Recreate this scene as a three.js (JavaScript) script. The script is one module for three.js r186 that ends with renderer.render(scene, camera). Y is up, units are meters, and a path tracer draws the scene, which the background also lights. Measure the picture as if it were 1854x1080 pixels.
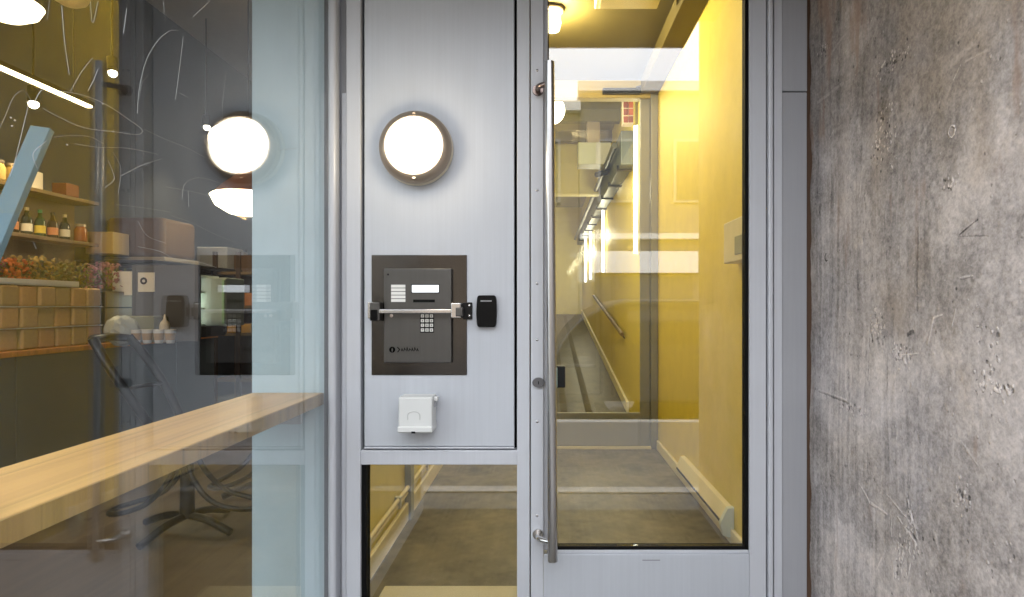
import * as THREE from 'three';
import { RoundedBoxGeometry } from 'three/addons/geometries/RoundedBoxGeometry.js';
import { mergeGeometries } from 'three/addons/utils/BufferGeometryUtils.js';
import { RectAreaLightUniformsLib } from 'three/addons/lights/RectAreaLightUniformsLib.js';

// ---------------------------------------------------------------- camera, sky, sun, exposure
const scene = new THREE.Scene();
const F = 1100, W = 1854, H = 1080, PX = 985, PY = 553, EYE = 1.28, DIST = 2.2;   // the lens: focal length in pixels, its centre, eye height, distance to the door
const camera = new THREE.PerspectiveCamera(2 * Math.atan(H / 2 / F) * 180 / Math.PI, W / H, 0.05, 200);
camera.position.set(0, EYE, DIST);
camera.lookAt(0, EYE, -10);
camera.setViewOffset(W, H, W / 2 - PX, H / 2 - PY, W, H);

const renderer = new THREE.WebGLRenderer({ antialias: true });
renderer.toneMapping = THREE.LinearToneMapping;
renderer.toneMappingExposure = 5.2;
renderer.shadowMap.enabled = true;
RectAreaLightUniformsLib.init();

{ // even, slightly cool overcast sky
  const w = 64, h = 32, a = new Float32Array(w * h * 4);
  for (let j = 0; j < h; j++) for (let i = 0; i < w; i++) {
    const el = (j + 0.5) / h * Math.PI - Math.PI / 2, k = el > 0 ? 0.9 + 0.25 * Math.sin(el) : 0.9;
    a.set([0.95 * k, 0.985 * k, 1.065 * k, 1], (j * w + i) * 4);
  }
  const sky = new THREE.DataTexture(a, w, h, THREE.RGBAFormat, THREE.FloatType);
  sky.mapping = THREE.EquirectangularReflectionMapping; sky.magFilter = THREE.LinearFilter; sky.needsUpdate = true;
  scene.background = sky; scene.environment = sky;
}
const sun = new THREE.DirectionalLight(0xfff4e6, 1.0);
sun.position.set(-6, 22, -9); sun.target.position.set(0, 0, 6);
sun.castShadow = true; sun.shadow.radius = 26; sun.shadow.mapSize.set(2048, 2048);
Object.assign(sun.shadow.camera, { left: -20, right: 20, top: 20, bottom: -20, near: 1, far: 70 });
scene.add(sun, sun.target);

// ---------------------------------------------------------------- helpers
let seed = 7;
const rnd = () => { seed = (seed * 1664525 + 1013904223) >>> 0; return seed / 4294967296; };
const rr = (a, b) => a + (b - a) * rnd();
const clamp = (x, a = 0, b = 1) => Math.min(b, Math.max(a, x));
const step = (a, b, x) => { const t = clamp((x - a) / (b - a)); return t * t * (3 - 2 * t); };
const lerp = (a, b, t) => a + (b - a) * t;
const GRID = new Float32Array(65536).map(() => rnd());
function vn(x, y, s = 0) { // value noise
  const xi = Math.floor(x), yi = Math.floor(y), fx = x - xi, fy = y - yi, u = fx * fx * (3 - 2 * fx), v = fy * fy * (3 - 2 * fy);
  const g = (i, j) => GRID[(((i + s * 37) & 255) << 8) | ((j + s * 91) & 255)];
  return lerp(lerp(g(xi, yi), g(xi + 1, yi), u), lerp(g(xi, yi + 1), g(xi + 1, yi + 1), u), v);
}
function fbm(x, y, o = 5, s = 0) { let a = 0, k = 0.5, n = 0; for (let i = 0; i < o; i++) { a += k * vn(x, y, s + i); n += k; k *= 0.5; x = x * 2.03 + 3.1; y = y * 2.03 + 1.7; } return a / n; }
const at = (px, py, z = 0) => { const s = F / (DIST - z); return [(px - PX) / s, EYE - (py - PY) / s, z]; };   // a point of the place at its real depth z
const fx = (px) => (px - PX) / 500, fy = (py) => EYE - (py - PY) / 500;                                         // the same on the door front (z = 0)

function texture(w, h, fn, srgb = true) { // fn(u, v) -> [r, g, b] linear 0..1 or a number
  const a = new Uint8Array(w * h * 4), enc = (c) => Math.round(255 * (srgb ? (c <= 0.0031308 ? c * 12.92 : 1.055 * Math.pow(clamp(c), 1 / 2.4) - 0.055) : clamp(c)));
  for (let j = 0; j < h; j++) for (let i = 0; i < w; i++) {
    const c = fn((i + 0.5) / w, (j + 0.5) / h, i, j), q = (j * w + i) * 4;
    if (typeof c === 'number') a[q] = a[q + 1] = a[q + 2] = enc(c); else { a[q] = enc(c[0]); a[q + 1] = enc(c[1]); a[q + 2] = enc(c[2]); }
    a[q + 3] = 255;
  }
  const t = new THREE.DataTexture(a, w, h);
  t.magFilter = THREE.LinearFilter; t.minFilter = THREE.LinearFilter; t.wrapS = t.wrapT = THREE.MirroredRepeatWrapping;
  if (srgb) t.colorSpace = THREE.SRGBColorSpace;
  t.needsUpdate = true; return t;
}
const lin = (r, g, b) => new THREE.Color().setRGB(r, g, b);
const std = (c, roughness = 0.6, metalness = 0, more = {}) => new THREE.MeshStandardMaterial({ color: Array.isArray(c) ? lin(...c) : c, roughness, metalness, ...more });
const phys = (c, more) => new THREE.MeshPhysicalMaterial({ color: Array.isArray(c) ? lin(...c) : c, ...more });
const glow = (c, k, base = 0.8) => new THREE.MeshStandardMaterial({ color: lin(base, base, base), emissive: lin(...c), emissiveIntensity: k, roughness: 0.5 });

const NAMES = new Map();
function numbered(n) { const k = NAMES.get(n) ?? 0; NAMES.set(n, k + 1); return k ? n + '_' + String(k).padStart(3, '0') : n; }
function tag(o, label, category, group, kind) { o.userData.label = label; o.userData.category = category; if (group) o.userData.group = group; if (kind) o.userData.kind = kind; return o; }
const ORIGIN = new Map();
function thing(name, label, category, base = [0, 0, 0], group) {
  const o = new THREE.Group(); o.name = numbered(name); o.position.set(...base); scene.add(o); ORIGIN.set(o, base);
  return tag(o, label, category, group);
}
function put(parent, name, geo, m, pos = [0, 0, 0], rot) { // pos in the world; parent's own place is taken off
  const o = new THREE.Mesh(geo, m); o.name = parent === scene ? numbered(name) : name; o.castShadow = o.receiveShadow = true;
  const b = ORIGIN.get(parent) ?? [0, 0, 0];
  o.position.set(pos[0] - b[0], pos[1] - b[1], pos[2] - b[2]); if (rot) o.rotation.set(...rot);
  ORIGIN.set(o, pos); parent.add(o); return o;
}
function metres(g) { // uv in metres from the face's main direction
  const p = g.attributes.position, n = g.attributes.normal, uv = new Float32Array(p.count * 2);
  for (let i = 0; i < p.count; i++) {
    const a = Math.abs(n.getX(i)), b = Math.abs(n.getY(i)), c = Math.abs(n.getZ(i)), x = p.getX(i), y = p.getY(i), z = p.getZ(i);
    const [u, v] = a >= b && a >= c ? [z, y] : b >= c ? [x, z] : [x, y];
    uv[2 * i] = u; uv[2 * i + 1] = v;
  }
  g.setAttribute('uv', new THREE.BufferAttribute(uv, 2)); return g;
}
const CACHE = new Map();
function rbox(w, h, d, r = 0, seg = 2) {
  const k = [w, h, d, r, seg].map((x) => x.toFixed(5)).join();
  if (!CACHE.has(k)) CACHE.set(k, metres(r > 0 ? new RoundedBoxGeometry(w, h, d, seg, Math.min(r, w / 2.01, h / 2.01, d / 2.01)) : new THREE.BoxGeometry(w, h, d)));
  return CACHE.get(k);
}
const box = (parent, name, m, [x0, x1], [y0, y1], [z0, z1], r = 0, seg = 2) => put(parent, name, rbox(Math.abs(x1 - x0), Math.abs(y1 - y0), Math.abs(z1 - z0), r, seg), m, [(x0 + x1) / 2, (y0 + y1) / 2, (z0 + z1) / 2]);
function rod(parent, name, m, a, b, r, seg = 14, r2 = r) { // a round bar between two points
  const A = new THREE.Vector3(...a), B = new THREE.Vector3(...b), g = new THREE.CylinderGeometry(r2, r, A.distanceTo(B), seg);
  const o = put(parent, name, g, m, [(a[0] + b[0]) / 2, (a[1] + b[1]) / 2, (a[2] + b[2]) / 2]);
  o.quaternion.setFromUnitVectors(new THREE.Vector3(0, 1, 0), B.sub(A).normalize()); return o;
}
const tube = (pts, r, n = 40, rs = 8, closed = false) => new THREE.TubeGeometry(new THREE.CatmullRomCurve3(pts.map((p) => new THREE.Vector3(...p)), closed), n, r, rs, closed);
const lathe = (pts, n = 32) => new THREE.LatheGeometry(pts.map(([x, y]) => new THREE.Vector2(x, y)), n);
const struct = (o) => { o.userData.kind = 'structure'; return o; };
function lamp(l, pos) { l.position.set(...pos); l.castShadow = true; scene.add(l); return l; }

// ---------------------------------------------------------------- textures and materials
const texBrush = texture(512, 512, (u, v) => 0.87 + 0.055 * fbm(u * 64, v * 3, 3, 2) + 0.03 * vn(u * 256, v * 7, 5) + 0.07 * (fbm(u * 5, v * 6, 4, 9) - 0.5)); texBrush.repeat.set(1.6, 0.8);
const texBrushR = texture(256, 512, (u, v) => 0.72 + 0.28 * fbm(u * 40, v * 5, 4, 12), false); texBrushR.repeat.set(1.6, 0.8);
const texPaint = texture(512, 512, (u, v) => 0.86 + 0.12 * fbm(u * 10, v * 10, 5, 21) + 0.04 * fbm(u * 70, v * 6, 3, 24) - (vn(u * 190, v * 190, 5) > 0.965 ? 0.07 : 0));
const texPaintB = texture(256, 256, (u, v) => fbm(u * 60, v * 60, 3, 4), false); texPaintB.repeat.set(2, 2);
const texHall = texture(1024, 1024, (u, v) => {
  const a = fbm(u * 9, v * 9, 6, 3), b = fbm(u * 40, v * 40, 4, 8), c = step(0.52, 0.66, fbm(u * 5 + 3, v * 5, 5, 14)), s = vn(u * 260, v * 260, 6);
  const k = 0.3 + 0.75 * a + 0.5 * (b - 0.5) + 0.16 * c + (s > 0.93 ? -0.16 : 0) + (s < 0.05 ? 0.14 : 0);
  return [0.205 * k, 0.18 * k, 0.125 * k];
}); texHall.repeat.set(0.5, 0.5);
const texWood = texture(512, 1024, (u, v) => { // maple: grain along v
  const w = u + 0.02 * fbm(u * 6, v * 2, 3, 2), g = fbm(w * 55, v * 2.2, 4, 7), r = 0.5 + 0.5 * Math.sin(40 * (w + 0.12 * fbm(u * 3, v * 1.2, 3, 5))), f = vn(w * 240, v * 10, 3);
  const vein = step(0.44, 0.5, fbm(w * 16 + 2, v * 0.9, 4, 61)) * step(0.58, 0.5, fbm(w * 16 + 2, v * 0.9, 4, 61)), k = 0.72 + 0.34 * g + 0.09 * r - 0.12 * f - 0.16 * vein * (0.4 + f);
  return [0.64 * k, 0.385 * k * (0.97 + 0.05 * r), 0.155 * k];
}); texWood.repeat.set(1.2, 0.6);
const texPlank = texture(512, 1024, (u, v) => { const g = fbm(u * 40, v * 3, 4, 17), k = 0.6 + 0.55 * g; return [0.11 * k, 0.075 * k, 0.042 * k]; }); texPlank.repeat.set(1, 0.5);
const texKraft = texture(256, 256, (u, v) => { const k = 0.84 + 0.2 * fbm(u * 14, v * 14, 4, 31) + 0.06 * vn(u * 110, v * 40, 2); return [0.5 * k, 0.34 * k, 0.175 * k]; }); texKraft.repeat.set(4, 4);

const WZ0 = -0.06, WZ1 = 1.56, WH = 3.4;
const onWall = (px, py) => { const d = 0.972 * F / (px - PX); return [DIST - d - WZ0, EYE - (py - PY) * d / F]; };   // a mark's place on the wall: metres along it, metres up
const SPECKS = []; for (let i = 0; i < 1100; i++) SPECKS.push([rr(0, 1.62), rr(0, 3.4), rr(0.001, 0.0034), rnd() < 0.6 ? 1 : -1]);
// crumbled spots full of chips: [px, py, spread in metres along and up, count]
for (const [px, py, sz, sy, n] of [[1585, 590, 0.05, 0.07, 70], [1630, 640, 0.06, 0.03, 60], [1650, 950, 0.035, 0.10, 80], [1630, 1010, 0.03, 0.07, 50], [1600, 250, 0.07, 0.1, 90], [1615, 110, 0.09, 0.04, 50], [1800, 700, 0.06, 0.02, 40], [1540, 740, 0.1, 0.02, 40], [1720, 330, 0.03, 0.03, 16], [1490, 90, 0.05, 0.03, 26], [1740, 900, 0.04, 0.05, 22], [1790, 640, 0.05, 0.08, 24]]) {
  const [z, y] = onWall(px, py); for (let i = 0; i < n; i++) SPECKS.push([z + sz * (rnd() + rnd() - 1), y + sy * (rnd() + rnd() - 1), rr(0.001, 0.0045), rnd() < 0.7 ? 1.5 : -1.3]);
}
const ring = (px, py, r, t, from = 0, to = 6.3) => { const [z, y] = onWall(px, py), out = []; for (let q = from; q < to; q += 0.8) out.push([z + r * Math.cos(q), y + r * 1.2 * Math.sin(q), z + r * Math.cos(q + 0.8), y + r * 1.2 * Math.sin(q + 0.8), 0.003, t]); return out; };
// scrapes, chipped rings and hairline cracks in the plaster: [z, y, z, y, half width, tone]
const SCRAPES = [[1738, 118, 1725, 145, 3.2, 1.1], [1722, 150, 1702, 200, 6, 0.4], [1760, 80, 1705, 130, 13, 0.45], [1700, 185, 1665, 250, 5, 0.4], [1790, 90, 1745, 112, 6, 0.5], [1480, 185, 1525, 150, 7, 0.5], [1475, 135, 1530, 60, 6, 0.4], [1500, 250, 1510, 232, 6, 0.6],
  [1737, 425, 1770, 398, 2.4, -1.3], [1735, 428, 1790, 427, 1.6, -0.6], [1740, 503, 1762, 499, 2.6, 1.1], [1730, 560, 1722, 590, 2.6, 1], [1680, 622, 1690, 575, 4.2, 1], [1690, 575, 1705, 570, 3, 0.9], [1620, 642, 1660, 640, 2.4, 1], [1642, 605, 1652, 600, 7, -1.2],
  [1556, 875, 1575, 910, 4, 1], [1575, 910, 1605, 930, 5, 0.9], [1605, 895, 1640, 935, 4, 0.9], [1625, 935, 1660, 985, 5, 1.1], [1645, 915, 1660, 965, 3.5, 1.1], [1612, 925, 1614, 970, 2.6, 1], [1600, 1000, 1585, 1030, 4, 0.9], [1616, 1015, 1618, 1050, 3, 1], [1640, 1030, 1642, 1070, 3.4, 1], [1648, 1020, 1640, 1060, 3, 1],
  [1482, 708, 1535, 730, 3, -0.9], [1482, 704, 1532, 724, 3, 0.7], [1572, 590, 1570, 690, 2.6, -0.9], [1604, 640, 1604, 700, 2.2, -0.8], [1660, 410, 1660, 560, 5, -0.55], [1570, 820, 1568, 880, 2.4, -0.7], [1562, 430, 1572, 480, 2, -0.6], [1650, 860, 1640, 930, 4, -0.5], [1565, 350, 1575, 430, 3, -0.5], [1600, 380, 1604, 470, 2.4, -0.5], [1700, 560, 1660, 640, 6, 0.35], [1560, 320, 1557, 355, 5, 0.9], [1740, 800, 1770, 840, 6, 0.5], [1690, 960, 1700, 1000, 6, 0.4]]
  .map(([a, b, c, d, w, t]) => [...onWall(a, b), ...onWall(c, d), w / 1000, t]).concat(ring(1722, 238, 0.012, 1.4), ring(1495, 465, 0.012, -1.6, 1.4, 4.9));
const cellSpecks = new Map(); SPECKS.forEach((s) => { for (let a = -1; a < 2; a++) for (let b = -1; b < 2; b++) { const k = (Math.floor(s[0] * 40) + a) + ',' + (Math.floor(s[1] * 40) + b); if (!cellSpecks.has(k)) cellSpecks.set(k, []); cellSpecks.get(k).push(s); } });
function concrete(u, v) { // what the wall is made of at (metres along it, metres up): colour and relief
  const z = u * (WZ1 - WZ0), y = v * WH;
  const big = fbm(z * 2.2 + 4, y * 1.6, 5, 40), mid = fbm(z * 9, y * 6, 5, 44), fine = fbm(z * 70, y * 60, 3, 48), dust = vn(z * 420, y * 420, 3);
  const warp = 0.05 * (fbm(z * 5, y * 3, 3, 60) - 0.5);
  const streakZone = step(0.95, 0.25, z + 0.5 * (fbm(z * 3, y * 2.5, 4, 70) - 0.5));
  const streak = fbm((z + warp) * 75, y * 2.2, 4, 52) - 0.5, streak2 = fbm((z + warp) * 30, y * 1.1, 3, 54) - 0.5;
  let k = 0.315 + 0.17 * (big - 0.5) + 0.19 * (mid - 0.5) + 0.19 * (fine - 0.5) + 0.12 * (dust - 0.5) + 0.12 * (vn(z * 170, y * 160, 9) - 0.5);
  k += (0.25 + 0.75 * streakZone) * (0.25 * streak + 0.12 * streak2);
  const stain = step(0.42, 0.6, fbm(z * 2.4 + 7, y * 1.3 + 2, 5, 80) + 0.22 * (y - 1.45));             // old brown wash over the upper wall
  const rust = step(0.5, 0.66, fbm(z * 16, y * 3.2, 5, 84) + 0.42 * step(0.55, 0.0, z + 0.25 * (mid - 0.5)) * step(1.6, 2.4, y + 0.5 * (big - 0.5)) - 0.2); // rusty run beside the jamb
  const pale = step(0.5, 0.62, fbm(z * 3.2, y * 4.5 + 3, 6, 88) + 0.2 * Math.exp(-Math.pow((y - 0.93 - 0.12 * z) / 0.16, 2)) + 0.1 * step(0.9, 0.3, y) - 0.07); // chalky patches
  const lilac = step(0.48, 0.62, fbm(z * 2 + 9, y * 2, 4, 92));
  k *= 1 - 0.33 * stain; k += 0.095 * pale * (0.5 + mid);
  let relief = 0.5 + 0.35 * (mid - 0.5) + 0.25 * (fine - 0.5) + 0.25 * streakZone * streak + 0.15 * pale;
  for (const s of cellSpecks.get(Math.floor(z * 40) + ',' + Math.floor(y * 40)) ?? []) {
    const d = Math.hypot(z - s[0], (y - s[1]) * 0.8) + 0.0035 * (fine - 0.5); if (d < s[2]) { k += s[3] * 0.13; relief += s[3] * 0.3; }
  }
  for (const [z0, y0, z1, y1, w, t] of SCRAPES) {
    if (z < Math.min(z0, z1) - 0.03 || z > Math.max(z0, z1) + 0.03 || y < Math.min(y0, y1) - 0.03 || y > Math.max(y0, y1) + 0.03) continue;
    const dz = z1 - z0, dy = y1 - y0, q = clamp(((z - z0) * dz + (y - y0) * dy) / (dz * dz + dy * dy)), d = Math.hypot(z - z0 - q * dz, y - y0 - q * dy) + w * 1.2 * (fine - 0.5) + w * 0.9 * (mid - 0.5);
    const m = step(w, w * 0.35, d) * step(0.3, 0.6, vn(z * 190, y * 150, 6) + 0.28); k += t * 0.17 * m; relief += t * 0.35 * m;
  }
  k = clamp(k, 0.06, 0.62);
  let c = [k * 1.075, k * 0.97, k * 0.91];
  c = [lerp(c[0], k * 1.12, stain), lerp(c[1], k * 0.935, stain), lerp(c[2], k * 0.78, stain)];
  c = [lerp(c[0], k * 1.02, lilac * 0.5), lerp(c[1], k * 0.96, lilac * 0.5), lerp(c[2], k * 0.98, lilac * 0.5)];
  c = [lerp(c[0], 0.25, rust * 0.55), lerp(c[1], 0.15, rust * 0.55), lerp(c[2], 0.1, rust * 0.55)];
  return [c, relief];
}
const RELIEF = new Float32Array(1024 * 2048);
const texConc = texture(1024, 2048, (u, v, i, j) => { const [c, r] = concrete(u, v); RELIEF[j * 1024 + i] = r; return c; });
const texConcB = texture(1024, 2048, (u, v, i, j) => RELIEF[j * 1024 + i], false);

const M = {
  frame: std([0.55, 0.565, 0.60], 0.5, 0.12, { map: texBrush, roughnessMap: texBrushR }),
  frameDull: std([0.36, 0.365, 0.385], 0.55, 0.12, { map: texBrush }),
  panel: std([0.535, 0.56, 0.60], 0.5, 0.2, { map: texBrush, roughnessMap: texBrushR }),
  black: phys([0.004, 0.004, 0.004], { roughness: 0.7, specularIntensity: 0.25 }),
  gasket: phys([0.004, 0.0045, 0.005], { roughness: 0.7, specularIntensity: 0.25 }),
  steel: std([0.105, 0.098, 0.09], 0.22, 1, { map: texBrush, roughnessMap: texBrushR }),
  steelUnit: std([0.125, 0.12, 0.113], 0.4, 0.9, { map: texBrush }),
  chrome: std([0.62, 0.61, 0.6], 0.18, 1),
  barSteel: std([0.5, 0.49, 0.48], 0.28, 1),
  bronze: std([0.42, 0.35, 0.28], 0.4, 0.7),
  cream: std([0.72, 0.66, 0.52], 0.5),
  whitePlastic: std([0.62, 0.625, 0.605], 0.42),
  paper: std([0.75, 0.74, 0.7], 0.85),
  brownGap: std([0.09, 0.05, 0.028], 0.85),
  blackPlastic: phys([0.003, 0.003, 0.0032], { roughness: 0.32, specularIntensity: 0.35 }),
  pane: phys([0.97, 0.98, 0.97], { roughness: 0.0, transmission: 1, thickness: 0, ior: 1.85 }),
  shopPane: phys([0.96, 0.975, 0.97], { roughness: 0.0, transmission: 1, thickness: 0, ior: 1.58 }),
  clear: phys([0.97, 0.985, 0.98], { roughness: 0.0, transmission: 1, thickness: 0, ior: 1.5 }),
  yellow: std([0.76, 0.615, 0.095], 0.62, 0, { map: texPaint, bumpMap: texPaintB, bumpScale: 0.0006 }),
  creamWall: std([0.74, 0.665, 0.26], 0.6, 0, { map: texPaint }),
  oliveCeil: std([0.13, 0.105, 0.028], 0.7, 0, { map: texPaint }),
  hallFloor: std([1, 1, 1], 0.55, 0, { map: texHall, roughnessMap: texBrushR }),
  base: std([0.72, 0.66, 0.48], 0.5),
  heater: std([0.72, 0.65, 0.42], 0.45),
  paleBlue: std([0.44, 0.555, 0.60], 0.6, 0, { map: texPaint }),
  slate: std([0.08, 0.095, 0.118], 0.65, 0, { map: texPaint }),
  shopCeil: std([0.33, 0.33, 0.32], 0.8, 0, { map: texPaint }),
  maple: std([1, 1, 1], 0.45, 0, { map: texWood }),
  orangeWood: std([0.95, 0.62, 0.4], 0.5, 0, { map: texWood }),
  plank: std([1, 1, 1], 0.5, 0, { map: texPlank }),
  shelfWood: std([0.17, 0.11, 0.045], 0.55, 0, { map: texPaint }),
  counterFront: std([0.085, 0.11, 0.135], 0.5, 0, { map: texPaint }),
  kraft: std([1, 1, 1], 0.85, 0, { map: texKraft }),
  blackMetal: phys([0.006, 0.006, 0.006], { roughness: 0.35, specularIntensity: 0.6 }),
  scratch: std([0.3, 0.3, 0.28], 0.5),
  concrete: std([1, 1, 1], 0.82, 0, { map: texConc, bumpMap: texConcB, bumpScale: 0.006 }),
  stucco: std([0.3, 0.285, 0.26], 0.85, 0, { map: texPaint }),
  street: std([0.06, 0.06, 0.062], 0.85, 0, { map: texPaint }),
  walk: std([0.15, 0.146, 0.138], 0.85, 0, { map: texPaint }),
};

// ---------------------------------------------------------------- ground and street
struct(box(scene, 'road', M.street, [-60, 60], [-0.5, -0.13], [4.6, 13.0]));
struct(box(scene, 'pavement', M.walk, [-60, 60], [-0.5, -0.004], [1.56, 4.45]));
struct(box(scene, 'kerb', std([0.42, 0.41, 0.39], 0.8), [-60, 60], [-0.5, 0.0], [4.45, 4.6], 0.015));
struct(box(scene, 'pavement', M.walk, [-60, 60], [-0.5, 0.0], [13.0, 15.0]));
struct(box(scene, 'ground', std([0.2, 0.19, 0.17], 0.95), [-70, 70], [-0.9, -0.52], [-60, 80]));
struct(box(scene, 'entrance_floor', std([0.3, 0.29, 0.27], 0.8, 0, { map: texHall }), [-0.78, 0.97], [-0.5, 0.0], [0.0, 1.56]));
tag(box(scene, 'threshold_strip', std([0.42, 0.4, 0.37], 0.6), [-3, 3], [-0.003, 0.006], [1.9, 2.02]), 'pale stone strip set across the pavement before the entrance', 'paving strip');

// ---------------------------------------------------------------- concrete side wall of the entrance
{
  const g = new THREE.BoxGeometry(0.5, WH, WZ1 - WZ0, 1, 200, 110), p = g.attributes.position, n = g.attributes.normal;
  for (let i = 0; i < p.count; i++) if (n.getX(i) < -0.5) {
    const z = p.getZ(i), y = p.getY(i), e = 1 - step(0, 0.05, z - (WZ0 - WZ1) / 2 - 0.055);
    p.setX(i, p.getX(i) + 0.010 * (fbm(z * 3, y * 2.4, 4, 33) - 0.5) + 0.004 * (fbm(z * 14 + 3, y * 12, 3, 35) - 0.5) - e * 0.012 * (fbm(y * 9, 3, 4, 36) - 0.6));
  }
  g.computeVertexNormals();
  const w = put(scene, 'concrete_wall', g, M.concrete, [0.972 + 0.25, WH / 2, (WZ0 + WZ1) / 2]);
  tag(w, 'weathered grey and brown concrete wall beside the glass door', 'wall');
}
// canopy over the entrance, with its corner cut away beside the concrete wall
{
  const s = new THREE.Shape([[-1.1, 0], [0.985, 0], [0.985, 1.2], [0.875, 1.2], [0.875, 1.56], [-1.1, 1.56]].map((a) => new THREE.Vector2(...a)));
  const g = new THREE.ExtrudeGeometry(s, { depth: 0.25, bevelEnabled: false }); g.rotateX(Math.PI / 2);
  tag(put(scene, 'entrance_canopy', metres(g), std([0.2, 0.19, 0.18], 0.85, 0, { map: texPaint }), [0, 2.895 + 0.25, 0]), 'dark canopy slab over the recessed entrance', 'canopy');
}
// ---------------------------------------------------------------- the building: walls, hall, lobby
{
  const b = thing('upper_storey', 'grey rendered upper storey above the entrance', 'building', [0, 3.5, 0]);
  box(b, 'wall', M.stucco, [-1.06, 6], [4.11, 6.4], [-14, 0.0]);
  box(b, 'header', M.stucco, [-0.83, 1.6], [2.9, 4.1], [-0.12, -0.003]);
}
struct(box(scene, 'hall_floor', M.hallFloor, [-0.83, 1.02], [-0.3, 0.001], [-5.1, 0.0]));
struct(box(scene, 'hall_ceiling', M.oliveCeil, [-0.83, 1.02], [3.3, 4.1], [-3.35, -0.12]));
struct(box(scene, 'lobby_ceiling', std([0.22, 0.2, 0.06], 0.7, 0, { map: texPaint }), [-0.83, 1.02], [3.9, 4.1], [-14, -3.35]));
[[-4.6, 'olive ceiling beam just behind the inner door'], [-5.9, 'olive ceiling beam above the grey lobby unit'], [-6.9, 'olive ceiling beam beside the cream bulkhead']].forEach(([z, l]) => tag(box(scene, 'lobby_beam', std([0.13, 0.12, 0.035], 0.7), [-0.829, 1.019], [3.74, 3.9], [z - 0.14, z], 0.006), l, 'beam', 'lobby ceiling beams'));
tag(box(scene, 'lobby_bulkhead', M.creamWall, [-0.829, 1.019], [3.0, 3.9], [-7.4, -7.2], 0.004), 'cream bulkhead crossing the lobby under its ceiling', 'bulkhead');
{
  const w = thing('party_wall', 'yellow hall wall with a pale blue end face toward the shop window', 'wall', [-0.945, 0, -7]);
  box(w, 'wall_core', M.creamWall, [-1.05, -0.83], [-0.1, 4.6], [-14, -0.03]);
  box(w, 'end_board', M.paleBlue, [-1.062, -0.79], [-0.1, 4.6], [-0.03, -0.012]).userData.label = 'pale blue end board behind the shop glass';
  box(w, 'shop_lining', M.slate, [-1.062, -1.05], [-0.1, 4.6], [-14, -0.03]);
  const wr = tag(box(scene, 'hall_wall', M.yellow, [1.02, 1.2], [-0.1, 4.1], [-14, -0.07]), 'yellow painted hall wall with the low heater', 'wall'); wr.userData.kind = 'structure';
}
tag(box(scene, 'lobby_end_wall', M.creamWall, [-1.06, 1.2], [-0.1, 4.1], [-14.2, -14]), 'pale cream wall closing the far end of the lobby', 'wall');
{ // lobby ramp with a white skirting along the yellow wall
  const s = new THREE.Shape([[0, -0.3], [8.9, -0.3], [8.9, 1.05], [0, 0]].map((a) => new THREE.Vector2(...a)));
  const g = new THREE.ExtrudeGeometry(s, { depth: 1.85, bevelEnabled: false }); g.rotateY(Math.PI / 2);   // shape x -> -z, depth -> +x
  struct(put(scene, 'lobby_ramp', metres(g), std([0.5, 0.46, 0.33], 0.45, 0, { map: texHall }), [-0.83, 0.002, -5.1]));
  const sk = new THREE.Shape([[0, 0], [8.9, 1.05], [8.9, 1.17], [0, 0.12]].map((a) => new THREE.Vector2(...a)));
  const gs = new THREE.ExtrudeGeometry(sk, { depth: 0.03, bevelEnabled: false }); gs.rotateY(Math.PI / 2);
  tag(put(scene, 'ramp_skirting', gs, std([0.82, 0.78, 0.66], 0.5), [0.988, 0.004, -5.1]), 'pale sloping skirting board along the lobby ramp', 'skirting');
  for (const [x0, x1] of [[0.2, 0.28], [0.5, 0.58], [-0.1, -0.04]]) {
    const t = new THREE.Shape([[0, 0], [8.5, 1.0], [8.5, 1.008], [0, 0.008]].map((a) => new THREE.Vector2(...a)));
    const gt = new THREE.ExtrudeGeometry(t, { depth: x1 - x0, bevelEnabled: false }); gt.rotateY(Math.PI / 2);
    tag(put(scene, 'grip_strip', gt, std([0.09, 0.075, 0.035], 0.7), [x0, 0.006, -5.12]), 'dark grip strip running up the lobby ramp', 'grip strip', 'grip strips on the ramp');
  }
}
{ // handrail on the lobby wall
  const a = [0.965, 0.925, -5.3], b = [0.965, 1.47, -9.6], h = thing('handrail', 'brown wooden handrail climbing the yellow lobby wall', 'handrail', [1.02, 0.9, -5.3]);
  rod(h, 'rail', M.shelfWood, a, b, 0.026);
  for (const t of [0.04, 0.5, 0.96]) { const p = a.map((v, i) => lerp(v, b[i], t)); rod(h, 'bracket', M.blackMetal, [p[0], p[1] - 0.01, p[2]], [1.02, p[1] - 0.08, p[2]], 0.009, 8); }
}
{ // dark service pipes and duct along the top of the lobby wall
  const d = thing('service_duct', 'grey service duct with brackets along the lobby ceiling', 'duct', [0.9, 3.0, -5]);
  box(d, 'duct', std([0.1, 0.115, 0.12], 0.4, 0.5), [0.86, 1.018], [2.86, 3.24], [-13.6, -4.6], 0.01);
  for (let k = 0; k < 9; k++) box(d, 'clamp', M.blackMetal, [0.84, 1.019], [2.84, 2.9], [-4.9 - k * 0.95, -4.82 - k * 0.95]);
  rod(d, 'pipe', std([0.1, 0.1, 0.09], 0.4, 0.6), [0.8, 3.1, -4.7], [0.8, 3.0, -13.5], 0.035);
}
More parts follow.
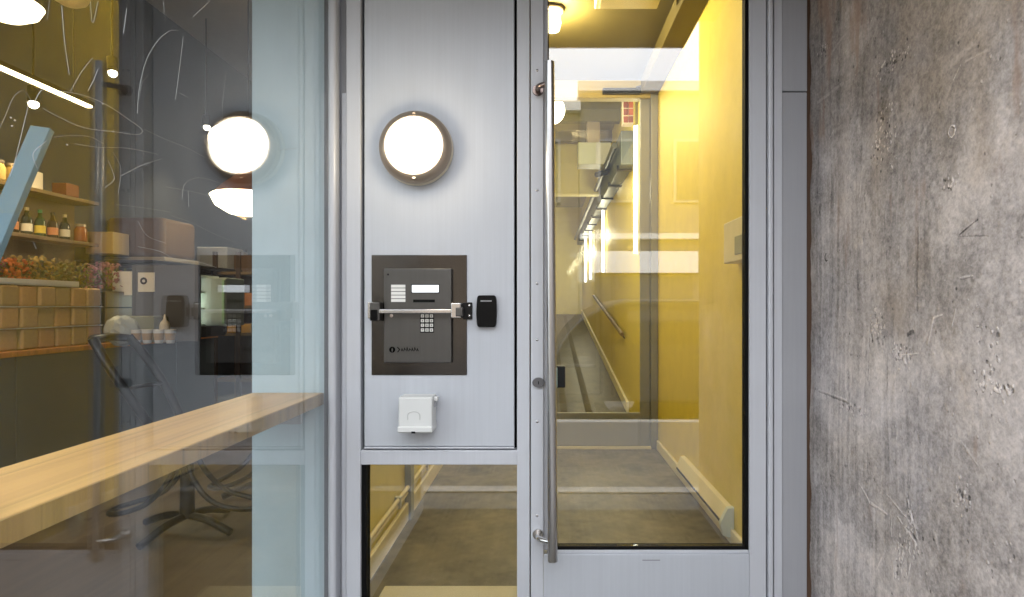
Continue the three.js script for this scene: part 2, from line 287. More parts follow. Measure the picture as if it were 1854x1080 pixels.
{ // small brick pier beside the lobby duct, brick by brick
  const p = thing('brick_pier', 'short exposed red brick pier beside the lobby duct', 'pier', [0.88, 2.95, -4.5]);
  box(p, 'mortar', std([0.5, 0.42, 0.33], 0.9), [0.855, 0.965], [3.25, 3.899], [-4.5, -4.36]);
  const bm = [std([0.22, 0.035, 0.018], 0.85), std([0.34, 0.07, 0.03], 0.85), std([0.16, 0.03, 0.02], 0.85)];
  for (let r = 0; r < 8; r++) for (let c = 0; c < 2; c++) box(p, 'brick', bm[(r * 2 + c * 5 + (r >> 1)) % 3], [0.858 + c * 0.054, 0.906 + c * 0.055], [3.256 + r * 0.079, 3.322 + r * 0.079], [-4.5, -4.352 + 0.004 * ((r + c) % 3)], 0.004, 1);
}
const tubeGlow = glow([1, 0.96, 0.82], 1.6), TUBES = [[-4.3, 3.2], [-7.9, 3.05], [-10.6, 3.05], [-12.2, 3.05]];
TUBES.forEach(([z, top], i) => { // vertical light tubes on the lobby wall
  const t = thing('wall_light_tube', ['tall vertical light tube on the lobby wall just behind the inner door', 'vertical light tube on the lobby wall above the handrail', 'short looking light tube deep in the lobby above the ramp', 'farthest vertical light tube at the top of the lobby ramp'][i], 'light', [1.0, 1.83, z], 'vertical light tubes');
  rod(t, 'lit_tube', tubeGlow, [0.985, 1.84, z], [0.985, top, z], 0.028, 12);
  box(t, 'holder', M.whitePlastic, [0.995, 1.019], [1.83, top + 0.01], [z - 0.035, z + 0.035]);
  lamp(new THREE.PointLight(0xfff0c8, i ? 0.45 : 0.28), [0.9, (1.83 + top) / 2, z]).shadow.radius = 6;
});
{ // hanging grey unit in the lobby
  const u = thing('ceiling_unit', 'boxy grey unit hung from the lobby ceiling', 'ceiling unit', [0.67, 3.9, -5.8]);
  box(u, 'casing', std([0.46, 0.48, 0.38], 0.5), [0.45, 0.88], [3.14, 3.43], [-6.1, -5.8], 0.01);
  box(u, 'front_plate', std([0.55, 0.55, 0.56], 0.45), [0.68, 0.879], [3.142, 3.428], [-5.799, -5.795]);
  box(u, 'mount', M.bronze, [0.57, 0.75], [3.431, 3.745], [-6.0, -5.91], 0.02);
  const v = thing('security_camera', 'dark bullet camera under the grey lobby ceiling unit', 'camera', [0.82, 3.14, -5.9]);
  rod(v, 'body', M.blackMetal, [0.7, 3.03, -5.95], [0.92, 3.06, -5.75], 0.04); rod(v, 'arm', M.blackMetal, [0.8, 3.05, -5.88], [0.82, 3.14, -5.9], 0.015);
}
{ // lobby globe lamp and the hall's ceiling lamp
  const g = thing('globe_lamp', 'white globe lamp hanging in the lobby behind the inner door', 'lamp', [0.07, 3.9, -3.9]);
  put(g, 'globe', new THREE.SphereGeometry(0.14, 32, 20), glow([1, 0.93, 0.75], 1.8), [0.07, 3.24, -3.9]); rod(g, 'stem', M.bronze, [0.07, 3.37, -3.9], [0.07, 3.9, -3.9], 0.015);
  lamp(new THREE.PointLight(0xfff0c4, 1.35), [0.07, 3.24, -3.9]).shadow.radius = 6;
  const h = thing('hall_lamp', 'small glowing jar lamp on the hall ceiling', 'lamp', [0.05, 3.3, -1.93]);
  put(h, 'shade', lathe([[0, -0.11], [0.05, -0.1], [0.062, -0.05], [0.055, 0], [0.03, 0.02]], 28), glow([1, 0.9, 0.62], 1.6), [0.055, 3.25, -1.93]);
  put(h, 'collar', lathe([[0.03, 0], [0.075, 0.005], [0.08, 0.03], [0, 0.03]], 28), M.bronze, [0.055, 3.268, -1.93]);
  lamp(new THREE.PointLight(0xffe8b4, 1.35), [0.055, 3.2, -1.93]).shadow.radius = 2.5;
  const e = thing('ceiling_strip_fitting', 'flat beige fitting across the hall ceiling', 'ceiling fitting', [0.45, 3.3, -1.75]);
  box(e, 'housing', M.cream, [0.33, 0.74], [3.22, 3.3], [-1.78, -1.55], 0.008); box(e, 'lens', std([0.7, 0.62, 0.4], 0.3), [0.36, 0.71], [3.213, 3.221], [-1.76, -1.57]);
}
{ // boxed beam running along the hall under the ceiling
  const b = thing('hall_cornice', 'boxed yellow beam along the top of the hall wall', 'beam', [0.95, 3.2, -1.7]);
  box(b, 'beam', M.oliveCeil, [0.86, 1.019], [3.17, 3.299], [-3.2, -0.13], 0.006);
}
{ // baseboards, heater, box on the wall
  tag(box(scene, 'baseboard', M.base, [0.998, 1.0195], [0.002, 0.085], [-3.2, -0.07], 0.006), 'cream baseboard under the hall heater', 'baseboard');
  tag(box(scene, 'baseboard', M.base, [-0.8295, -0.806], [0.002, 0.11], [-3.2, -0.07], 0.006), 'cream baseboard on the party wall side of the hall', 'baseboard');
  const h = thing('baseboard_heater', 'cream baseboard heater with grey end cap on the yellow wall', 'heater', [0.97, 0.02, -1.6]);
  const prof = (k) => new THREE.Shape([[0, 0.03], [-0.05, 0.05], [-0.062, 0.1], [-0.06, 0.12], [-0.028, 0.19], [0, 0.195]].map(([x, y]) => new THREE.Vector2(x * k, y)));
  put(h, 'cover', new THREE.ExtrudeGeometry(prof(1), { depth: 1.12, bevelEnabled: false }), M.heater, [1.0165, 0.0, -2.2]);
  box(h, 'outlet_slot', M.black, [0.953, 0.9575], [0.106, 0.12], [-2.18, -1.11]);
  put(h, 'end_cap', new THREE.ExtrudeGeometry(prof(1.08), { depth: 0.03, bevelEnabled: true, bevelSize: 0.003, bevelThickness: 0.003, bevelSegments: 1 }), std([0.56, 0.62, 0.6], 0.5), [1.016, 0.0, -1.09]);
  const c = thing('wall_control_box', 'yellow painted control box on the hall wall', 'control box', [0.98, 1.5, -0.8]);
  box(c, 'case', M.heater, [0.945, 1.0195], [1.5, 1.71], [-1.0, -0.62], 0.006);
  box(c, 'dial_plate', std([0.3, 0.3, 0.2], 0.5), [0.939, 0.946], [1.53, 1.62], [-0.8, -0.66], 0.003);
  const p = thing('surface_conduit', 'pale conduit running low along the party wall', 'conduit', [-0.81, 0.2, -1.5]);
  rod(p, 'pipe', M.cream, [-0.81, 0.2, -3.1], [-0.81, 0.2, -0.1], 0.012); rod(p, 'pipe', M.cream, [-0.815, 0.165, -3.1], [-0.815, 0.165, -0.1], 0.009);
  for (const z of [-0.6, -1.2, -2.0]) box(p, 'clip', M.whitePlastic, [-0.829, -0.795], [0.15, 0.218], [z, z + 0.03], 0.003);
  const k = tag(box(scene, 'door_post', std([0.34, 0.35, 0.32], 0.5), [-0.829, -0.79], [0.002, 2.3], [-1.5, -1.42], 0.004), 'thin grey post standing against the party wall in the hall', 'post');
  tag(box(scene, 'door_mat', std([0.62, 0.57, 0.42], 0.9, 0, { map: texPaint }), [-0.72, -0.02], [0.003, 0.014], [-0.55, -0.12], 0.004), 'beige door mat on the hall floor inside the entrance', 'mat');
}
{ // inner glass door at the end of the hall
  const z = -3.26, d = thing('inner_door', 'grey framed inner glass door at the end of the hall', 'door', [0.1, 0, z]);
  const fr = std([0.33, 0.335, 0.335], 0.45, 0.3, { map: texBrush }), fr2 = std([0.42, 0.34, 0.13], 0.5);
  box(d, 'frame_post', fr, [0.955, 1.019], [0.002, 3.299], [z - 0.09, z + 0.03], 0.006); box(d, 'frame_post', fr, [-0.829, -0.78], [0.002, 3.299], [z - 0.09, z + 0.03], 0.006);
  box(d, 'frame_head', fr2, [-0.78, 0.955], [3.14, 3.299], [z - 0.09, z + 0.02], 0.006);
  box(d, 'stile', fr, [0.865, 0.951], [0.01, 3.136], [z - 0.045, z], 0.005); box(d, 'stile', fr, [-0.776, -0.66], [0.01, 3.136], [z - 0.045, z], 0.005);
  box(d, 'bottom_rail', fr, [-0.66, 0.865], [0.01, 0.317], [z - 0.043, z - 0.002], 0.005);
  box(d, 'kick_plate', M.frameDull, [-0.6, 0.84], [0.03, 0.26], [z - 0.002, z + 0.002]);
  box(d, 'pane', M.clear, [-0.66, 0.865], [0.317, 3.136], [z - 0.026, z - 0.018]);
  box(d, 'sill_strip', M.base, [-0.78, 0.955], [0.002, 0.02], [z + 0.001, z + 0.05]);
  const c = thing('door_closer', 'dark door closer above the inner glass door', 'door closer', [0.8, 3.2, z]);
  box(c, 'body', M.blackMetal, [0.52, 0.86], [3.165, 3.215], [z + 0.02, z + 0.07], 0.008); rod(c, 'arm', M.blackMetal, [0.82, 3.22, z + 0.05], [0.96, 3.24, z + 0.12], 0.01, 8);
}

// ---------------------------------------------------------------- the storefront: frame, panel, pane below it
{
  const s = thing('storefront_frame', 'silver aluminium storefront frame holding the blank metal panel', 'storefront', [0, 0, 0]);
  // corner post
  box(s, 'corner_gasket', M.gasket, [fx(588), fx(597)], [0, 2.89], [-0.03, 0.004]);
  box(s, 'corner_ridge', M.frame, [fx(597), fx(611)], [0, 2.89], [-0.06, 0.022], 0.011, 4);
  box(s, 'recess_back', M.frameDull, [fx(611), fx(627)], [0, 2.89], [-0.06, -0.035]);
  box(s, 'recess_cover', M.frame, [fx(616), fx(627)], [0, fy(165)], [-0.035, -0.017], 0.003);
  box(s, 'post', M.frame, [fx(627), fx(653)], [0, 2.89], [-0.09, 0.0], 0.003);
  box(s, 'backing', M.gasket, [fx(653), fx(937)], [fy(818), 2.89], [-0.075, -0.05]);
  const pn = box(s, 'panel', M.panel, [fx(658), fx(931)], [fy(809), 2.89], [-0.05, -0.01], 0.004); pn.userData.label = 'blank brushed metal panel carrying the lamp and intercom';
  box(s, 'panel_lip', M.frame, [fx(658), fx(931)], [fy(812.5), fy(809.5)], [-0.05, -0.004], 0.002);
  box(s, 'transom', M.frame, [fx(653), fx(937)], [fy(841), fy(815)], [-0.09, 0.0], 0.003);
  box(s, 'mullion', M.frame, [fx(936), fx(959)], [0, 2.89], [-0.09, 0.0], 0.003);
  box(s, 'lower_gasket', M.black, [fx(653.2), fx(662)], [0.1, fy(841.3)], [-0.06, -0.012]);
  box(s, 'lower_pane', M.pane, [fx(662), fx(936)], [0.1, fy(841.3)], [-0.042, -0.034]);
  box(s, 'sill', M.frame, [fx(653.2), fx(935.8)], [0.0, 0.1], [-0.09, 0.0], 0.003);
  // door head
  box(s, 'head', M.frame, [fx(959), fx(1389)], [2.62, 2.89], [-0.09, 0.0], 0.003);
  for (const [a, b] of [[953, 972], [1380, 1393]]) box(s, 'added_light_stop', M.gasket, [fx(a), fx(b)], [0.02, 2.62], [-0.115, -0.0905]);  // added unseen strips that keep hall light from leaking through the door gaps
  // hinge side jamb
  box(s, 'jamb_ridge', M.frame, [fx(1389.5), fx(1398)], [0, 2.89], [-0.09, 0.012], 0.006, 3);
  box(s, 'jamb', M.frame, [fx(1401), fx(1416)], [0, 2.89], [-0.09, 0.0], 0.002);
  box(s, 'jamb_back', M.gasket, [fx(1398), fx(1401)], [0, 2.89], [-0.09, -0.012]);
  box(s, 'jamb_cover', M.frameDull, [fx(1416.3), fx(1462)], [0, fy(165.8)], [-0.09, -0.006], 0.002);
  box(s, 'jamb_cover', M.frameDull, [fx(1416.3), fx(1462)], [fy(164), 2.89], [-0.09, -0.004], 0.002);
  box(s, 'sealant_joint', M.brownGap, [fx(1462), fx(1475)], [0, 2.89], [-0.09, -0.02]);
}
// ---------------------------------------------------------------- the door
{
  const d = thing('entrance_door', 'silver framed glass entrance door with a long steel pull bar', 'door', [fx(1388), 0, -0.02]);
  box(d, 'lock_stile', M.frame, [fx(961), fx(984)], [0.02, 2.61], [-0.048, -0.001], 0.002);
  box(d, 'stile_bead', M.frameDull, [fx(984), fx(992)], [fy(997), 2.5], [-0.048, -0.007], 0.003);
  box(d, 'hinge_stile', M.frame, [fx(1357), fx(1387)], [0.02, 2.61], [-0.048, -0.001], 0.002);
  box(d, 'bottom_rail', M.panel, [fx(984.3), fx(1356.7)], [0.02, fy(1003)], [-0.048, -0.002], 0.002);
  box(d, 'rail_bead', M.frame, [fx(992), fx(1356.7)], [fy(1002.6), fy(997)], [-0.048, -0.008], 0.002);
  box(d, 'top_rail', M.frame, [fx(984.3), fx(1356.7)], [2.5, 2.61], [-0.048, -0.002], 0.002);
  box(d, 'gasket', M.black, [fx(1350.5), fx(1356.9)], [fy(997), 2.5], [-0.045, -0.012]);
  box(d, 'gasket', M.black, [fx(992), fx(1350.3)], [fy(996.9), fy(991.5)], [-0.045, -0.012]);
  box(d, 'gasket', M.black, [fx(992.2), fx(994)], [fy(991.3), 2.5], [-0.045, -0.016]);
  box(d, 'pane', M.pane, [fx(994), fx(1350.5)], [fy(991.5), 2.5], [-0.032, -0.024]);
  box(d, 'scuff', std([0.25, 0.25, 0.27], 0.7), [fx(1163), fx(1195)], [fy(1014.6), fy(1012.8)], [-0.002, -0.0012]);
  for (const y of [127, 344, 513, 615, 763, 933]) {
    const sc = put(d, 'screw', lathe([[0, 0.0022], [0.0028, 0.002], [0.0052, 0.0004], [0.0055, -0.002]], 16), M.chrome, [fx(972.5), fy(y), -0.001], [Math.PI / 2, 0, 0]);
    box(sc, 'slot', M.black, [fx(972.5) - 0.0032, fx(972.5) + 0.0032], [0, 0], [0, 0]).removeFromParent();
    const sl = new THREE.Mesh(rbox(0.006, 0.0006, 0.001), M.black); sl.name = 'slot'; sl.position.set(0, 0.0023, 0); sl.rotation.y = y * 1.3; sc.add(sl);
  }
  const lk = put(d, 'lock_cylinder', new THREE.CylinderGeometry(0.0215, 0.023, 0.012, 32), std([0.16, 0.16, 0.165], 0.4, 0.8), [fx(975), fy(692), 0.004], [Math.PI / 2, 0, 0]); lk.scale.set(1, 1, 0.8);
  const kw = new THREE.Mesh(rbox(0.003, 0.001, 0.014), M.black); kw.name = 'keyway'; kw.position.set(0, 0.0062, 0); lk.add(kw);
  // pull bar
  const bx = (998 - PX) / 517, bz = 0.072, y1 = EYE + (PY - 112) / 517, y0 = EYE + (PY - 1015) / 517;
  const bar = rod(d, 'pull_bar', M.barSteel, [bx + 0.005, y0, bz], [bx - 0.006, y1, bz], 0.0172, 32);
  for (const y of [162, 964]) {
    const yy = fy(y) - 0.004, g = mergeGeometries([tube([[fx(974), yy, -0.001], [fx(974), yy, 0.026], [fx(977), yy, 0.047], [bx - 0.004, yy, bz]], 0.0098, 24, 14), new THREE.CylinderGeometry(0.019, 0.02, 0.008, 24).rotateX(Math.PI / 2).translate(fx(974), yy, 0.003)]);
    put(d, 'bar_bracket', g, y < 500 ? std([0.22, 0.17, 0.15], 0.25, 0.95) : M.chrome, [0, 0, 0]);
  }
  // inside exit lever seen through the glass
  box(d, 'inside_lever', M.blackPlastic, [fx(1002), fx(1025)], [fy(707), fy(666)], [-0.105, -0.075], 0.006); box(d, 'lever_base', std([0.3, 0.42, 0.45], 0.4), [fx(994.5), fx(1010)], [fy(705), fy(668)], [-0.075, -0.05], 0.004);
}
// ---------------------------------------------------------------- wall lamp
{
  const [x, y] = [fx(755), fy(270)], l = thing('wall_lamp', 'round bronze rimmed bulkhead lamp glowing on the metal panel', 'lamp', [x, y, -0.01]), rx = [Math.PI / 2, 0, 0];
  put(l, 'back_plate', lathe([[0, 0], [0.128, 0], [0.132, 0.006], [0.132, 0.02], [0.126, 0.026], [0, 0.026]], 64), M.cream, [x, y, -0.0095], rx);
  put(l, 'rim', lathe([[0.126, 0.026], [0.13, 0.03], [0.129, 0.042], [0.12, 0.056], [0.106, 0.066], [0.099, 0.067], [0.098, 0.045]], 64), M.bronze, [x, y, -0.0095], rx);
  put(l, 'diffuser', lathe([[0.0985, 0.06], [0.094, 0.07], [0.078, 0.079], [0.05, 0.086], [0, 0.089]], 64), glow([1, 0.93, 0.78], 2.6), [x, y, -0.0095], rx);
  for (const a of [Math.PI / 2, -Math.PI / 2]) rod(l, 'rim_catch', M.bronze, [x + 0.116 * Math.cos(a), y + 0.116 * Math.sin(a), 0.04], [x + 0.112 * Math.cos(a), y + 0.112 * Math.sin(a), 0.053], 0.006, 10);
  lamp(new THREE.PointLight(0xffeccb, 0.05), [x, y, 0.13]).shadow.radius = 2.5;
}
// ---------------------------------------------------------------- intercom, locking bar, reader, key box
{
  const zf = -0.01, i = thing('intercom_panel', 'steel intercom with keypad and lit display on the metal panel', 'intercom', [fx(758), fy(679), zf]);
  box(i, 'back_plate', M.steel, [fx(672), fx(845)], [fy(679), fy(461)], [zf, zf + 0.004], 0.0015);
  box(i, 'unit', M.steelUnit, [fx(697), fx(819)], [fy(656), fy(486)], [zf + 0.0042, zf + 0.026], 0.004, 3);
  const z = zf + 0.026;
  for (let k = 0; k < 5; k++) box(i, 'name_strip', M.paper, [fx(710.5), fx(736)], [fy(520.6 + k * 6.4), fy(515.4 + k * 6.4)], [z, z + 0.0012]);
  box(i, 'display_bezel', M.blackPlastic, [fx(746.5), fx(797.5)], [fy(530.5), fy(514.5)], [z, z + 0.001]);
  box(i, 'display', glow([0.85, 0.92, 1], 0.3, 0.5), [fx(748), fx(796)], [fy(529), fy(516)], [z + 0.001, z + 0.002]);
  box(i, 'card_slot', M.black, [fx(750), fx(789)], [fy(547), fy(542)], [z, z + 0.0006]);
  put(i, 'speaker_light', new THREE.SphereGeometry(0.006, 16, 10), std([0.7, 0.6, 0.55], 0.3), [fx(711), fy(571), z]);
  rod(i, 'unit_screw', M.black, [fx(705), fy(497), z - 0.001], [fx(705), fy(497), z + 0.0015], 0.0035, 12);
  const keys = '123456789*0#';
  box(i, 'keypad_bed', M.blackPlastic, [fx(762.5), fx(787.5)], [fy(601.5), fy(567)], [z, z + 0.001]);
  for (let k = 0; k < 12; k++) {
    const c = document.createElement('canvas'); c.width = c.height = 48; const g = c.getContext('2d');
    g.fillStyle = '#cfcfca'; g.fillRect(0, 0, 48, 48); g.fillStyle = '#161616'; g.font = 'bold 36px sans-serif'; g.textAlign = 'center'; g.textBaseline = 'middle'; g.fillText(keys[k], 24, 26);
    const t = new THREE.CanvasTexture(c); t.colorSpace = THREE.SRGBColorSpace;
    const x = fx(767 + (k % 3) * 8), y = fy(571.4 + Math.floor(k / 3) * 8.4);
    put(i, 'key', new THREE.BoxGeometry(0.0115, 0.0115, 0.003), std(0xffffff, 0.35, 0.2, { map: t }), [x, y, z + 0.0025]);
  }
  { // emblem and faint maker's mark printed on the unit
    const c = document.createElement('canvas'); c.width = 256; c.height = 64; const g = c.getContext('2d');
    g.fillStyle = '#f0f0f0'; g.fillRect(0, 0, 256, 64); g.fillStyle = '#101010'; g.beginPath(); g.arc(30, 32, 24, 0, 7); g.fill();
    g.fillStyle = '#f0f0f0'; g.beginPath(); g.moveTo(30, 14); g.lineTo(36, 30); g.lineTo(33, 48); g.lineTo(27, 48); g.lineTo(24, 30); g.fill();
    g.strokeStyle = '#1c1b1a'; g.lineWidth = 7; g.beginPath(); g.moveTo(70, 12); g.lineTo(88, 30); g.lineTo(72, 52); g.stroke();
    g.lineWidth = 5; for (let k = 0; k < 7; k++) { g.beginPath(); g.moveTo(100 + k * 20, 44); g.lineTo(106 + k * 20, 24 - (k % 3) * 4); g.lineTo(114 + k * 20, 44 - (k % 2) * 8); g.stroke(); }
    const t = new THREE.CanvasTexture(c); t.colorSpace = THREE.SRGBColorSpace;
    put(i, 'emblem', new THREE.BoxGeometry(0.118, 0.0285, 0.0006), std([0.125, 0.12, 0.113], 0.4, 0.9, { map: t }), [fx(735), fy(632), z + 0.0003]);
  }
  const b = thing('locking_bar', 'steel locking bar bolted across the intercom', 'locking bar', [fx(760), fy(563), zf]), bz = z + 0.034;
  box(b, 'bar', M.chrome, [(686 - PX) / 512, (832 - PX) / 512], [EYE - (567 - PY) / 512, EYE - (559.5 - PY) / 512], [bz - 0.008, bz], 0.003);
  box(b, 'hinge_block', M.steelUnit, [fx(676), fx(694)], [fy(580), fy(547)], [zf + 0.0042, bz - 0.004], 0.004); box(b, 'hinge_plate', M.chrome, [fx(666), fx(676)], [fy(576), fy(546)], [zf, zf + 0.012], 0.002);
  box(b, 'hinge_knuckle', M.black, [fx(678), fx(690)], [fy(579), fy(560)], [bz - 0.006, bz + 0.001], 0.003);
  box(b, 'latch_block', M.chrome, [fx(820), fx(838)], [fy(575), fy(548)], [zf + 0.0042, bz + 0.002], 0.004); box(b, 'latch_plate', M.blackMetal, [fx(838), fx(855)], [fy(578), fy(547)], [zf + 0.0001, zf + 0.008], 0.002);
  box(b, 'latch_hook', M.steelUnit, [fx(829), fx(842)], [fy(572), fy(556)], [bz - 0.012, bz + 0.008], 0.004);
  for (const y of [553, 571.5]) put(b, 'screw', new THREE.SphereGeometry(0.0062, 14, 8), M.chrome, [fx(850), fy(y), zf + 0.008]);

  const r = thing('card_reader', 'black rounded card reader beside the intercom', 'card reader', [fx(881), fy(590), zf]);
  const sh = new THREE.Shape(); const w = 0.0325, h = 0.0545;
  sh.moveTo(-w + 0.008, -h); sh.lineTo(w - 0.008, -h); sh.quadraticCurveTo(w - 0.002, -h, w - 0.001, -h + 0.009); sh.quadraticCurveTo(w + 0.004, 0, w - 0.001, h - 0.009); sh.quadraticCurveTo(w - 0.002, h, w - 0.008, h); sh.lineTo(-w + 0.008, h); sh.quadraticCurveTo(-w + 0.002, h, -w + 0.001, h - 0.009); sh.quadraticCurveTo(-w - 0.004, 0, -w + 0.001, -h + 0.009); sh.quadraticCurveTo(-w + 0.002, -h, -w + 0.008, -h);
  put(r, 'shell', new THREE.ExtrudeGeometry(sh, { depth: 0.014, bevelEnabled: true, bevelSize: 0.003, bevelThickness: 0.006, bevelSegments: 3, curveSegments: 8 }), M.blackPlastic, [fx(881.5), fy(563), zf + 0.006]);
  box(r, 'light_bar', std([0.35, 0.35, 0.36], 0.4), [fx(871), fx(891)], [fy(545.5), fy(543.6)], [zf + 0.0255, zf + 0.0268]);

  const k = thing('key_box', 'white plastic box with sloped lower lip mounted below the intercom', 'key box', [fx(753), fy(782), zf]), s = 519, X = (p) => (p - PX) / s, Y = (p) => EYE - (p - PY) / s;
  box(k, 'case', M.whitePlastic, [X(721), X(782)], [Y(775), Y(719)], [zf, 0.076], 0.005, 3);
  box(k, 'lower_lip', M.whitePlastic, [X(719.5), X(783)], [Y(783), Y(772)], [zf, 0.082], 0.005, 3);
  put(k, 'arch_mark', tube([[X(738), Y(760), 0.0765], [X(739), Y(749), 0.0765], [X(749), Y(745), 0.0765], [X(759), Y(749), 0.0765], [X(760), Y(760), 0.0765]], 0.0013, 30, 6), std([0.45, 0.45, 0.44], 0.6), [0, 0, 0]);
  box(k, 'finger_notch', M.black, [X(745), X(752)], [Y(784), Y(780.5)], [0.06, 0.0826]);
  box(k, 'side_button', M.whitePlastic, [X(782), X(782) + 0.014], [Y(729), Y(721)], [0.02, 0.045], 0.003); box(k, 'side_latch', M.frameDull, [X(782), X(782) + 0.006], [Y(740), Y(730)], [0.02, 0.04], 0.002);
}

// ---------------------------------------------------------------- shop: shell
struct(box(scene, 'shop_floor', M.plank, [-6.0, -0.83], [-0.3, 0.0], [-9, 1.56]));
struct(box(scene, 'shop_ceiling', M.shopCeil, [-6.0, -0.78], [4.5, 4.7], [-9, 1.56]));
tag(box(scene, 'shop_side_wall', M.slate, [-4.4, -4.2], [-0.1, 4.5], [-9, 1.5]), 'dark slate blue wall behind the shop shelves', 'wall');
tag(box(scene, 'shop_back_wall', M.slate, [-4.2, -1.062], [-0.1, 4.5], [-9.2, -9]), 'dark slate wall at the back of the shop', 'wall');
{
  const f = thing('street_shopfront', 'shop street front with a broad window', 'shop front', [-2.6, 0, 1.5]);
  box(f, 'apron', M.stucco, [-4.4, -0.85], [-0.1, 0.45], [1.44, 1.555]); box(f, 'header', M.stucco, [-4.4, -0.78], [2.9, 4.7], [1.44, 1.555]);
  box(f, 'post', M.frame, [-4.4, -4.2], [0.45, 2.9], [1.44, 1.555]); box(f, 'post', M.frame, [-2.6, -2.53], [0.45, 2.9], [1.46, 1.54]); box(f, 'post', M.frame, [-0.85, -0.76], [-0.1, 2.9], [1.47, 1.556]);
  box(f, 'pane', M.clear, [-4.2, -2.6], [0.45, 2.9], [1.495, 1.503]); box(f, 'pane', M.clear, [-2.53, -0.85], [0.45, 2.9], [1.495, 1.503]);
  box(f, 'fascia', M.stucco, [-0.86, -0.7665], [2.9, 4.7], [0.0, 1.44]);
}
// shop window along the entrance, with its scratched pane
const GX = -0.765, onGlass = (px, py, off = 0) => { const d = -GX * F / (PX - px); return [GX + off, EYE - (py - PY) * d / F, DIST - d]; };
{
  const s = thing('shop_window', 'tall scratched shop window along the side of the entrance', 'window', [GX, 0, 0.75]);
  box(s, 'pane', M.shopPane, [GX - 0.009, GX], [0.08, 2.89], [0.004, 1.47]);
  box(s, 'sill', M.frame, [GX - 0.03, GX + 0.012], [0, 0.08], [0.004, 1.47], 0.003);
  const marks = [
    [[60, 188], [45, 165], [28, 172], [10, 210], [0, 232]], [[52, 190], [40, 240], [25, 300], [18, 320]], [[62, 185], [78, 162], [110, 165], [150, 172], [190, 188], [232, 215], [258, 236], [255, 242], [205, 238], [150, 230], [100, 208], [78, 196]],
    [[262, 234], [300, 252], [340, 268], [372, 285]], [[323, 55], [308, 56], [285, 75], [265, 110], [252, 165], [249, 205]], [[268, 136], [258, 150], [252, 178]],
    [[136, 260], [175, 266], [230, 268], [286, 279]], [[84, 255], [60, 280], [68, 305]], [[98, 248], [130, 245], [165, 248], [188, 260]], [[293, 287], [255, 300], [220, 318]], [[205, 275], [218, 300], [219, 320], [214, 352]], [[196, 290], [205, 312], [207, 324], [190, 340]],
    [[112, 10], [118, 80], [126, 135]], [[168, 105], [148, 130], [128, 165]], [[178, 125], [170, 145], [160, 164]], [[90, 0], [86, 36]], [[164, 2], [168, 42], [178, 2]], [[230, 15], [224, 60]], [[296, 2], [300, 40]],
    [[332, 66], [326, 120], [318, 180]], [[410, 128], [404, 180], [402, 220]], [[330, 360], [334, 335], [355, 322], [395, 330], [440, 350]], [[341, 345], [342, 374]], [[300, 338], [345, 346], [385, 358], [425, 385]],
    [[250, 446], [290, 455], [320, 470], [360, 474], [392, 484]], [[210, 370], [260, 376], [310, 384]], [[505, 272], [540, 268]], [[380, 2], [350, 30]], [[60, 436], [66, 450]], [[250, 400], [265, 425], [300, 440]],
    [[310, 390], [345, 402], [390, 424], [430, 440]], [[325, 168], [340, 176]],
  ];
  marks.forEach((m, k) => put(s, 'scratch', tube(m.map(([a, b]) => onGlass(a, b, 0.0003)), 0.0002 + 0.00024 * ((k * 7) % 5) / 4, m.length * 9, 5), M.scratch));
  for (const [a, b] of [[20, 213], [27, 218], [22, 228], [122, 262], [205, 238], [186, 188]]) put(s, 'chip', new THREE.SphereGeometry(0.0013, 8, 6), M.scratch, onGlass(a, b, 0.0006));
}
// ---------------------------------------------------------------- shop: counters and stools
{
  const c = thing('window_counter', 'maple bar counter running along the shop window', 'counter', [-0.93, 0.9, 0.6]);
  box(c, 'counter_top', M.maple, [-1.06, -0.805], [0.921, 0.964], [-0.011, 1.42], 0.003);
  box(c, 'shaded_edge', std([0.5, 0.52, 0.5], 0.6, 0, { map: texWood }), [-0.8048, -0.80], [0.922, 0.963], [-0.011, 1.42], 0.001).userData.label = 'wood edge of the counter top with its shade painted in as a duller colour';  // wood colour dulled so the front edge carries painted shade
  for (const z of [0.08, 1.36]) box(c, 'bracket', M.frameDull, [-1.03, -0.84], [0.87, 0.9205], [z, z + 0.02]);
  const s = thing('service_counter', 'dark blue service counter with an orange wood edge', 'counter', [-3.6, 0, -1.3]);
  box(s, 'worktop', M.orangeWood, [-4.0, -3.24], [0.965, 1.0], [-3.85, 1.3], 0.004);
  const zs = [1.3, 0.4, -0.62, -1.56, -2.5, -3.2, -3.82];
  for (let k = 0; k < 6; k++) box(s, 'front_panel', M.counterFront, [-3.29, -3.265], [0.08, 0.963], [zs[k + 1] + 0.004, zs[k] - 0.004], 0.003);
  box(s, 'carcass', M.black, [-3.98, -3.295], [0, 0.962], [-3.82, 1.28]);
}
